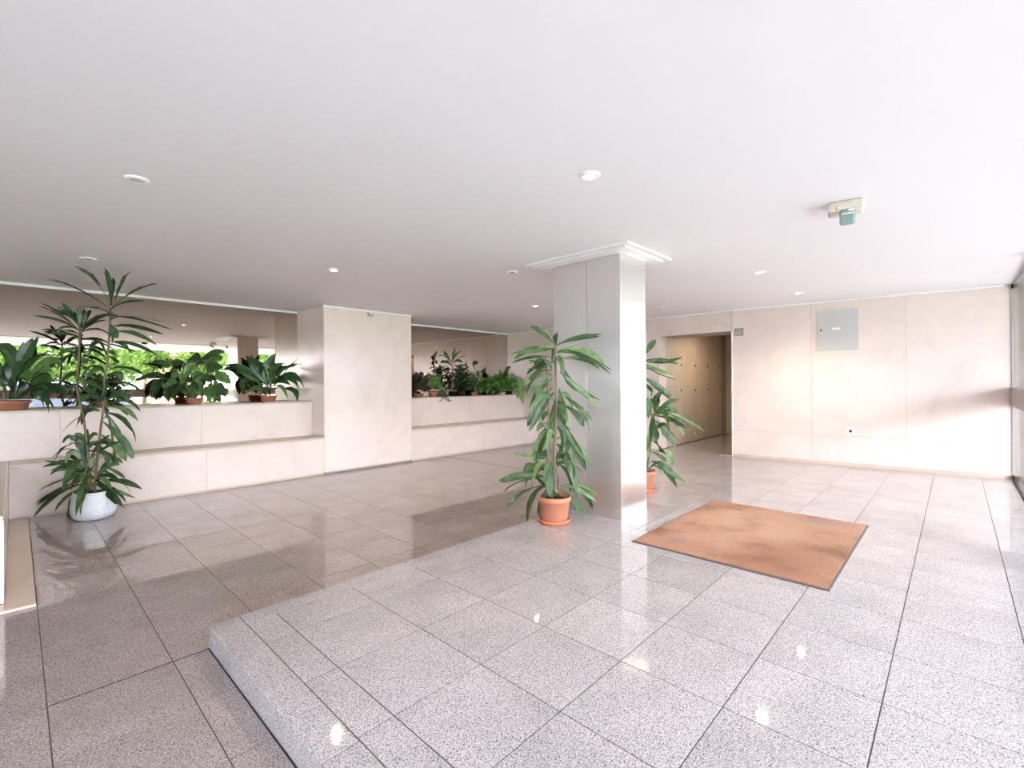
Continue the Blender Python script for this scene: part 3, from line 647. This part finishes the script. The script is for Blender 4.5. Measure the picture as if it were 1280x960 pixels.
D2 = [((235, 165), (190, 118), (133, 87), 1.1), ((238, 170), (238, 140), (248, 108), .9), ((242, 165), (320, 138), (414, 130), 1.0), ((235, 175), (150, 180), (73, 222), 1.2), ((232, 178), (200, 170), (165, 180), .8),
      ((230, 215), (150, 213), (64, 236), .8), ((240, 190), (340, 182), (435, 240), 1.0), ((242, 195), (340, 205), (465, 267), .9), ((240, 220), (340, 222), (415, 262), .9), ((230, 230), (180, 228), (125, 240), .7),
      ((225, 250), (170, 250), (122, 282), 1.0), ((225, 262), (160, 285), (122, 360), .8), ((225, 280), (180, 320), (160, 400), .8), ((250, 205), (280, 290), (330, 352), 1.3), ((255, 270), (330, 338), (408, 408), 1.1),
      ((225, 300), (170, 330), (128, 362), .8), ((225, 335), (190, 365), (163, 392), .8), ((232, 355), (175, 410), (124, 490), 1.5), ((240, 370), (235, 430), (225, 490), 1.5), ((252, 340), (268, 430), (258, 500), 1.5),
      ((270, 370), (340, 428), (386, 477), 1.3), ((262, 400), (320, 440), (350, 492), 1.0), ((238, 400), (220, 470), (210, 545), 1.4), ((222, 470), (170, 555), (148, 630), 1.4), ((222, 490), (190, 565), (175, 625), 1.3),
      ((245, 490), (275, 570), (238, 628), 1.5), ((262, 470), (312, 560), (362, 668), 1.3), ((255, 470), (285, 540), (270, 600), 1.2), ((212, 490), (200, 560), (190, 622), 1.1), ((212, 612), (140, 608), (68, 596), .6),
      ((222, 680), (150, 655), (92, 702), 1.0), ((215, 690), (100, 688), (18, 715), 1.2), ((215, 700), (110, 708), (32, 752), 1.2), ((210, 725), (110, 752), (38, 822), .8), ((210, 720), (150, 775), (125, 872), 1.2),
      ((205, 735), (182, 790), (170, 852), 1.2), ((215, 735), (215, 790), (218, 832), 1.0), ((222, 630), (212, 700), (215, 775), 1.4), ((235, 630), (295, 650), (320, 765), 1.5), ((248, 640), (300, 690), (322, 772), 1.3),
      ((250, 735), (310, 795), (366, 857), 1.6), ((255, 722), (330, 742), (402, 792), 1.0), ((258, 728), (340, 742), (385, 768), .9), ((228, 660), (180, 652), (128, 700), 1.0), ((240, 640), (300, 645), (346, 677), .9),
      ((205, 230), (170, 270), (130, 300), .8), ((208, 300), (185, 340), (145, 375), .8), ((235, 420), (262, 480), (290, 520), 1.2), ((240, 560), (262, 590), (240, 640), 1.2), ((205, 560), (190, 590), (165, 600), 1.0), ((150, 690), (190, 700), (250, 760), 1.2)]
px_leaves(pl, P2, D2, 620, 380, 3.2, .055, ['leaf', 'leaf', 'leaf_light'], .4, extra=.7)
for cu, cv_, n, l in ((694, 500, 4, 42), (692, 540, 5, 42), (690, 455, 4, 34), (692, 595, 5, 46)): rosette(pl, P2, cu, cv_, n, l, .052, ['leaf', 'leaf', 'leaf_light'], .9)
# --- dracaena behind the column
P3 = onz(803, 613, 0); pl = terracotta_plant('potted_dracaena', P3, 'smaller dracaena in a terracotta pot half hidden behind the steel column')
px_stem(pl, P3, cv([(100, 860), (118, 760), (128, 660), (140, 570)], 780, 360, 3.69), .012); px_stem(pl, P3, cv([(88, 860), (85, 600), (90, 330)], 780, 360, 3.69), .014)
D3 = [((92, 310), (118, 275), (146, 238), 1.1), ((90, 335), (170, 333), (250, 352), 1.2), ((90, 345), (150, 378), (236, 416), 1.0), ((95, 372), (170, 385), (220, 420), .9), ((92, 412), (150, 448), (222, 506), 1.3),
      ((143, 565), (148, 520), (160, 488), 1.2), ((145, 572), (205, 528), (266, 513), 1.0), ((147, 578), (200, 568), (256, 582), .9), ((147, 580), (240, 592), (335, 682), 1.4), ((147, 590), (210, 605), (300, 652), 1.0),
      ((147, 600), (205, 660), (262, 716), 1.3), ((145, 610), (190, 670), (240, 732), 1.1), ((140, 600), (130, 650), (152, 722), 1.3), ((140, 565), (120, 530), (98, 508), 1.0), ((140, 690), (165, 738), (188, 766), 1.2),
      ((130, 755), (160, 772), (192, 806), 1.2), ((150, 755), (205, 765), (220, 822), 1.3), ((128, 800), (190, 838), (246, 922), 1.3), ((126, 815), (200, 845), (286, 896), 1.1), ((120, 650), (112, 700), (104, 762), 1.2),
      ((135, 640), (120, 690), (122, 760), 1.3), ((125, 700), (105, 720), (92, 780), 1.2), ((95, 440), (115, 460), (132, 480), .8), ((140, 575), (150, 530), (140, 500), 1.3), ((138, 590), (110, 570), (95, 590), 1.2), ((88, 500), (110, 540), (112, 600), 1.1), ((85, 330), (40, 340), (0, 380), 1.1), ((85, 400), (40, 420), (10, 480), 1.1), ((88, 600), (50, 640), (30, 700), 1.2)]
px_leaves(pl, P3, D3, 780, 360, 3.69, .06, ['leaf', 'leaf_light', 'leaf'], .3, extra=.8)

for cu, cv_, n, l in ((818, 514, 6, 36), (814, 550, 5, 34), (811, 580, 5, 36)): rosette(pl, P3, cu, cv_, n, l, .058, ['leaf', 'leaf_light', 'leaf'], .7)
# --- ledge plants, larger mirror
def pot_round(parent, c, r, h, material='terracotta', sx=1):
    lathe('pot', [(0, 0), (r * .78, 0), (r * .82, h * .05), (r * .93, h * .78), (r, h * .8), (r, h), (r * .93, h), (r * .9, h * .8), (0, h * .8)], c, material, parent, 28, sx, 1)
    lathe('soil', [(0, 0), (r * .88, 0), (0, .01)], (c[0], c[1], c[2] + h * .81), 'soil', parent, 16, sx, 1)
YP = 7.78
def ledge_plant(u, v, name, label, r, h, material='terracotta', sx=1.2, y=YP):
    b = onY(u, v, y); p_ = empty(name, (b.x, b.y, ZT + .001)); tag(p_, label, 'potted plant'); pot_round(p_, (b.x, b.y, ZT + .001), r, h, material, sx); return p_, Vector((b.x, b.y, ZT))
def petioles(parent, base, tips, rad=.004):
    for t_ in tips: tube('stalk', [base, base.lerp(t_, .5) + Vector((0, 0, .03)), t_], rad, 'petiole', parent, 5, .7)
pa, ba = ledge_plant(6, 500, 'potted_aspidistra', 'wide dark aspidistra with one yellowing leaf in a terracotta trough', .16, .10, sx=1.35)
D4 = [((120, 790), (150, 400), (-40, 240), 1.3), ((150, 790), (255, 430), (325, 178), 1.5), ((140, 790), (200, 450), (236, 238), 1.0), ((160, 790), (290, 450), (492, 345), 1.2), ((165, 790), (400, 470), (645, 432), 1.3),
      ((160, 790), (380, 520), (520, 520), 1.3), ((165, 790), (380, 600), (512, 565), 1.4), ((170, 790), (380, 650), (524, 692), 1.4), ((175, 790), (450, 680), (680, 752), 1.3), ((175, 790), (400, 700), (552, 902), 1.7, 1),
      ((80, 790), (50, 560), (105, 400), 1.3, 1), ((80, 790), (20, 560), (-60, 450), 1.3), ((130, 790), (190, 560), (312, 562), 1.5), ((70, 790), (20, 620), (-90, 560), 1.4), ((100, 790), (120, 560), (60, 380), 1.4), ((110, 790), (180, 600), (250, 480), 1.3),
      ((60, 790), (-20, 520), (-160, 420), 1.4), ((120, 790), (240, 640), (300, 660), 1.3), ((90, 790), (100, 640), (30, 560), 1.3)]
px_leaves(pa, ba, [r_[:4] for r_ in D4], 0, 400, 8, .10, ['leaf_dark', 'leaf_dark', 'leaf', 'leaf_broad'], .2, PROF_BROAD, extra=.6)
pd, bd = ledge_plant(335.5, 497, 'potted_aspidistra', 'dark upright aspidistra in a terracotta pot beside the pier', .115, .10, sx=1.05)
bx_ = (938, 600)
D5 = [(bx_, (905, 450), (780, 350), 1.2), (bx_, (930, 460), (985, 328), 1.6), (bx_, (880, 470), (790, 352), 1.2), (bx_, (800, 450), (660, 435), 1.1), (bx_, (800, 470), (690, 408), 1.1), (bx_, (800, 510), (770, 605), 1.5),
      (bx_, (850, 500), (805, 440), 1.5), (bx_, (990, 460), (1072, 420), 1.4), (bx_, (1030, 450), (1157, 400), 1.2), (bx_, (1050, 480), (1142, 520), 1.1), (bx_, (1040, 490), (1130, 545), 1.0), (bx_, (1010, 560), (1050, 615), .8),
      (bx_, (1080, 565), (1122, 637), .8), (bx_, (860, 565), (770, 605), 1.0), (bx_, (970, 450), (1050, 398), 1.5), (bx_, (905, 500), (880, 420), 1.6), (bx_, (950, 480), (1000, 410), 1.6), (bx_, (830, 480), (720, 450), 1.2), (bx_, (1000, 500), (1060, 500), 1.6), (bx_, (860, 520), (790, 520), 1.5), (bx_, (930, 500), (930, 400), 1.5)]
px_leaves(pd, bd, D5, 160, 380, 5.333, .095, ['leaf_dark', 'leaf_dark', 'leaf_broad'], .25, PROF_BROAD, extra=.8)
pc, bc = ledge_plant(242.5, 500, 'potted_peace_lily', 'bushy broad leaved mid green plant in a small terracotta pot', .10, .09, sx=1.0, y=7.70)
d0 = depth(bc)
CL = [((300, 430), (40, 365)), ((240, 560), (-20, 560)), ((190, 650), (130, 840)), ((330, 700), (330, 880)), ((470, 640), (420, 780)), ((450, 500), (370, 600)), ((520, 360), (380, 400)), ((640, 360), (560, 480)), ((780, 320), (1055, 285)), ((830, 430), (990, 365)),
      ((980, 520), (1160, 640)), ((960, 620), (1020, 815)), ((830, 700), (890, 870)), ((690, 600), (650, 760)), ((820, 520), (860, 620)), ((620, 440), (600, 560)), ((560, 600), (480, 740)), ((380, 390), (305, 300)), ((290, 400), (205, 322)), ((760, 640), (760, 760)),
      ((700, 500), (720, 640)), ((900, 470), (1010, 480)), ((540, 520), (500, 640)), ((700, 400), (820, 350)), ((420, 620), (250, 700)), ((880, 560), (960, 600))]
CL += [((a + U(-60, 60), b + U(-50, 50)), (c + U(-90, 90), d + U(-70, 60))) for (a, b), (c, d) in CL[:22]]
for (m_, t_) in CL:
    k = U(-.2, .1); g = lambda q, kk: atd(180 + q[0] / 10.667, 420 + q[1] / 10.667, d0 + kk)
    base = bc + Vector((U(-.03, .03), U(-.03, .03), .08)); a_ = g(m_, k * .6); t3 = g(t_, k)
    if a_.y > YM - .17 or t3.y > YM - .17: a_ = g(m_, -.15); t3 = g(t_, -.25)
    st = a_.lerp(t3, -.15)
    tube('stalk', [base, base.lerp(st, .55) + Vector((0, 0, .04)), st], .0035, 'petiole', pc, 5, .8)
    L_ = (t3 - st); add_leaf(pc, st, st.lerp(t3, .5) + Vector((0, 0, .02)), t3, max(.075, L_.length * .5), random.choice(['leaf_broad', 'leaf_broad', 'leaf']), [(0, .1), (.12, .55), (.3, .95), (.5, 1), (.7, .8), (.88, .4), (1, .02)], wave=.03)
pb, bb = ledge_plant(134, 503, 'potted_ivy', 'small bushy plant in a terracotta pot behind the tall two-stemmed plant', .11, .07, sx=1.1)
def bush(parent, base, n, rx, rz, size, mats, up=.5, droop=0):
    v, f = [], []
    for i in range(n):
        a = U(0, 6.283); rr = math.sqrt(R()); zz_ = U(0, 1)
        c = base + Vector((math.cos(a) * rr * rx * (1 - .5 * zz_), math.sin(a) * rr * min(rx, .2) * (1 - .5 * zz_), .06 + zz_ * rz - droop * rr))
        dv = Vector((math.cos(a) * U(.3, 1), math.sin(a) * U(.3, 1), U(-.3, up))).normalized() * size * U(.7, 1.3)
        if c.y + dv.y > YM - .05: dv.y = -abs(dv.y)
        lv, lf = leaf_geo(c, c + dv * .5 + Vector((0, 0, size * .12)), c + dv, size * .45, [(0, .1), (.2, .7), (.5, 1), (.8, .6), (1, .05)], Vector((U(-.4, .4), U(-.8, 0), 1)).normalized(), .25)
        o_ = len(v); v += lv; f += [tuple(x + o_ for x in q) for q in lf]
    o = mesh_obj('foliage', v, f, mats, parent, True, origin=base); o['kind'] = 'stuff'; return o
bush(pb, bb, 220, .2, .3, .09, 'leaf')
# --- second ledge
def small(u, v, label, r, h, m_, n, rx, rz, size, potm='terracotta', up=.6, droop=0, y=7.72):
    p_, b_ = ledge_plant(u, v, 'potted_plant', label, r, h, potm, 1, y); bush(p_, b_ + Vector((0, 0, h * .6)), int(n * 1.5), rx * 1.08, rz * 1.12, size * 1.1, m_, up, droop); return p_, b_
small(523.5, 492, 'reddish spiky small plant against the pier on the second ledge', .10, .07, 'leaf_croton', 90, .15, .26, .13, up=1.0)
small(542, 491, 'round bright green bush in a terracotta pot on the second ledge', .12, .10, 'leaf_fern', 150, .17, .28, .09)
small(553.5, 495, 'pale variegated trailing plant hanging over the ledge front', .06, .05, 'leaf_varieg', 110, .10, .12, .07, droop=.22, y=7.56)
ps, bs = ledge_plant(565, 492, 'potted_dracaena', 'slender dark dracaena rising above the small plants before the smaller mirror', .09, .10, 'black_pot', 1, 7.74)
px_stem(ps, bs, [(565, 491), (565.5, 470), (565, 450)], .012)
E5 = [((520, 270), (470, 200), (440, 145), 1.3), ((520, 260), (440, 205), (362, 205), 1), ((525, 250), (535, 190), (556, 118), 1), ((530, 250), (560, 190), (608, 152), 1), ((530, 260), (600, 215), (672, 200), 1), ((535, 280), (570, 245), (625, 265), 1.4),
      ((535, 300), (590, 300), (650, 292), 1.2), ((520, 290), (450, 260), (400, 270), 1.3), ((515, 310), (420, 310), (338, 330), 1.4), ((515, 330), (440, 345), (370, 352), 1), ((530, 320), (560, 340), (600, 350), 1.2), ((515, 300), (480, 260), (470, 235), 1)]
px_leaves(ps, bs, E5, 500, 420, 8, .055, ['leaf_dark', 'leaf'], .4)
small(577, 492, 'grey green umbrella-leaved plant in a black pot on the second ledge', .09, .10, 'leaf', 110, .15, .42, .12, 'black_pot')
small(593.5, 492, 'cream and green variegated plant in a terracotta pot on the second ledge', .09, .08, 'leaf_varieg', 120, .15, .34, .10)
pq, bq = small(607.5, 491.5, 'wide arching green fern on the second ledge', .10, .08, 'leaf_fern', 190, .24, .26, .16, 'black_pot', .3, .08)
stl = bq + Vector((-.12, .0, .30)); tp = atd(592, 457, depth(bq))
tube('stalk', [bq + Vector((0, 0, .07)), stl, tp], .006, 'petiole', pq, 5); add_leaf(pq, tp + Vector((-.0, 0, -.02)), tp + RGT * .02 + Vector((0, 0, .05)), tp + RGT * .1 + Vector((0, 0, .06)), .13, 'leaf_dark', PROF_STRAP)
small(626, 491.5, 'leafy plant in a white pot near the end of the second ledge', .11, .06, 'leaf_broad', 110, .18, .30, .12, 'white_plastic')
pe, be = small(636, 491.5, 'long fronded green plant leaning out over the end of the second ledge', .09, .08, 'leaf_fern', 70, .14, .22, .14, 'black_pot', y=7.64)
E6 = [((1090, 560), (1150, 430), (1240, 560), 2.2), ((1090, 570), (1170, 500), (1235, 690), 2.0), ((1090, 560), (1180, 560), (1165, 625), 1.2), ((1080, 560), (1060, 380), (1110, 310), 1.6), ((1080, 560), (1020, 440), (1000, 330), 1.4), ((1090, 560), (1190, 480), (1270, 570), 1.6)]
px_leaves(pe, be, E6, 500, 420, 8, .085, ['leaf_fern', 'leaf_light'], .1)

# ------------------------------------------------------------------ outside, seen in the mirror and through the glazing
structure(tag(mesh_obj('ground', [(-60, -70, -.13), (70, -70, -.13), (70, YG - .02, -.13), (-5.12, YG - .02, -.13), (-5.12, 30, -.13), (-60, 30, -.13)], [(0, 1, 2, 3, 4, 5)], 'pavement'), 'pale pavement outside the glazing'))
structure(tag(box('lawn', (-40, -40, -.13), (50, -12, -.09), 'grass'), 'lawn beyond the pavement'))
def mir(u, Y):           # X of something at depth Y that the larger mirror shows at column u
    r = ray(u, 470); return r.x / r.y * (2 * YM - Y)
def tree(X, Y, hgt, rad, label):
    t_ = empty('tree', (X, Y, -.1)); tag(t_, label, 'tree', 'trees outside the glazing')
    tube('trunk', [(X, Y, -.1), (X + .05, Y, hgt * .35), (X - .03, Y + .05, hgt * .6)], .11, 'bark', t_, 8, .6)
    v, f = [], []
    for i in range(1500):
        th, ph = U(0, 6.283), math.acos(U(-1, 1)); rr = rad * (.55 + .45 * R()) * (1 + .18 * math.sin(3 * th + X) * math.sin(2 * ph))
        c = Vector((X + rr * math.sin(ph) * math.cos(th), Y + rr * math.sin(ph) * math.sin(th), hgt - rad + rr * .8 * math.cos(ph)))
        a = Vector((U(-1, 1), U(-1, 1), U(-1, 1))).normalized() * .15; b = a.orthogonal().normalized() * .09
        n_ = len(v); v += [c - a, c + b, c + a, c - b]; f.append((n_, n_ + 1, n_ + 2, n_ + 3))
    o = mesh_obj('crown', v, f, 'tree_leaf', t_, origin=(X, Y, hgt - rad))
for u, Y, hgt, rad, lab in ((0, -12, 3.9, 1.4, 'round green street tree nearest the parked car'), (75, -17, 4.6, 1.9, 'broad green street tree behind the parked car'), (128, -12.5, 3.8, 1.5, 'green street tree between car and salmon house'), (180, -19.5, 4.3, 1.3, 'green street tree beside the salmon house'),
                             (252, -22, 4.6, 1.6, 'green street tree at the far corner of the salmon house'), (325, -14, 4.2, 1.8, 'green street tree seen past the mirrored column'), (352, -20, 5, 2.1, 'tall green street tree at the end of the row')):
    tree(mir(u, Y), Y, hgt, rad, lab)
hx0, hx1 = mir(196, -24), mir(236, -24)
hb = empty('house', ((hx0 + hx1) / 2, -26, -.03)); tag(hb, 'salmon rendered house behind the trees', 'house')
box('walls', (hx0, -30, -.03), (hx1, -24, 3.3), 'salmon', hb); box('roof', (hx0 - .3, -30.3, 3.3), (hx1 + .3, -23.7, 3.55), 'salmon', hb)
for k in range(2):
    cx = hx0 + (hx1 - hx0) * (.3 + .4 * k); f_ = box('window', (cx - .5, -24.0, .9), (cx + .5, -23.93, 2.1), 'trim', hb); g_ = box('window_pane', (cx - .42, -23.95, .98), (cx + .42, -23.90, 2.02), 'window_glass', None); g_.parent = f_; g_.location -= f_.location + hb.location
# parked car
cxm = mir(78, -8); cy = -8.2
cr = empty('parked_car', (cxm, cy, -.06)); tag(cr, 'blue-grey parked hatchback outside the glazing', 'car')
def loft(name, prof, y0, y1, inset, material):
    n = len(prof); v = []
    for y, k in ((y0, inset), (y0 + .12, 0), (y1 - .12, 0), (y1, inset)):
        for x, z in prof: v.append((cxm + x * (1 - k * .06), cy + y, -.06 + z - k * .03 * (z > .6)))
    f = [tuple(range(n)), tuple(range(3 * n, 4 * n))[::-1]]
    for s_ in range(3):
        for i in range(n): j = (i + 1) % n; f.append((s_ * n + i, s_ * n + j, (s_ + 1) * n + j, (s_ + 1) * n + i))
    o = mesh_obj(name, v, f, material, cr)
    bm = bmesh.new(); bm.from_mesh(o.data); bmesh.ops.recalc_face_normals(bm, faces=bm.faces[:]); bm.to_mesh(o.data); bm.free()
loft('body', [(-2.0, .25), (2.0, .25), (2.05, .5), (1.98, .72), (1.1, .86), (-1.9, .9), (-2.05, .6)], -.85, .85, 1, 'car_paint')
loft('cabin', [(1.1, .86), (.45, 1.38), (-1.2, 1.42), (-1.85, .9)], -.74, .74, 1, 'window_glass')
loft('roof', [(.45, 1.38), (.35, 1.45), (-1.1, 1.48), (-1.25, 1.42)], -.70, .70, 1, 'car_paint')
for x in (-1.3, 1.3):
    for y in (-.86, .66):
        wv = lathe('wheel', [(0, 0), (.2, 0), (.31, .02), (.32, .1), (.31, .18), (.2, .2), (0, .2)], (0, 0, 0), 'rubber', cr, 20); wv.rotation_euler = (-math.pi / 2, 0, 0); wv.location = (x, y, .32)
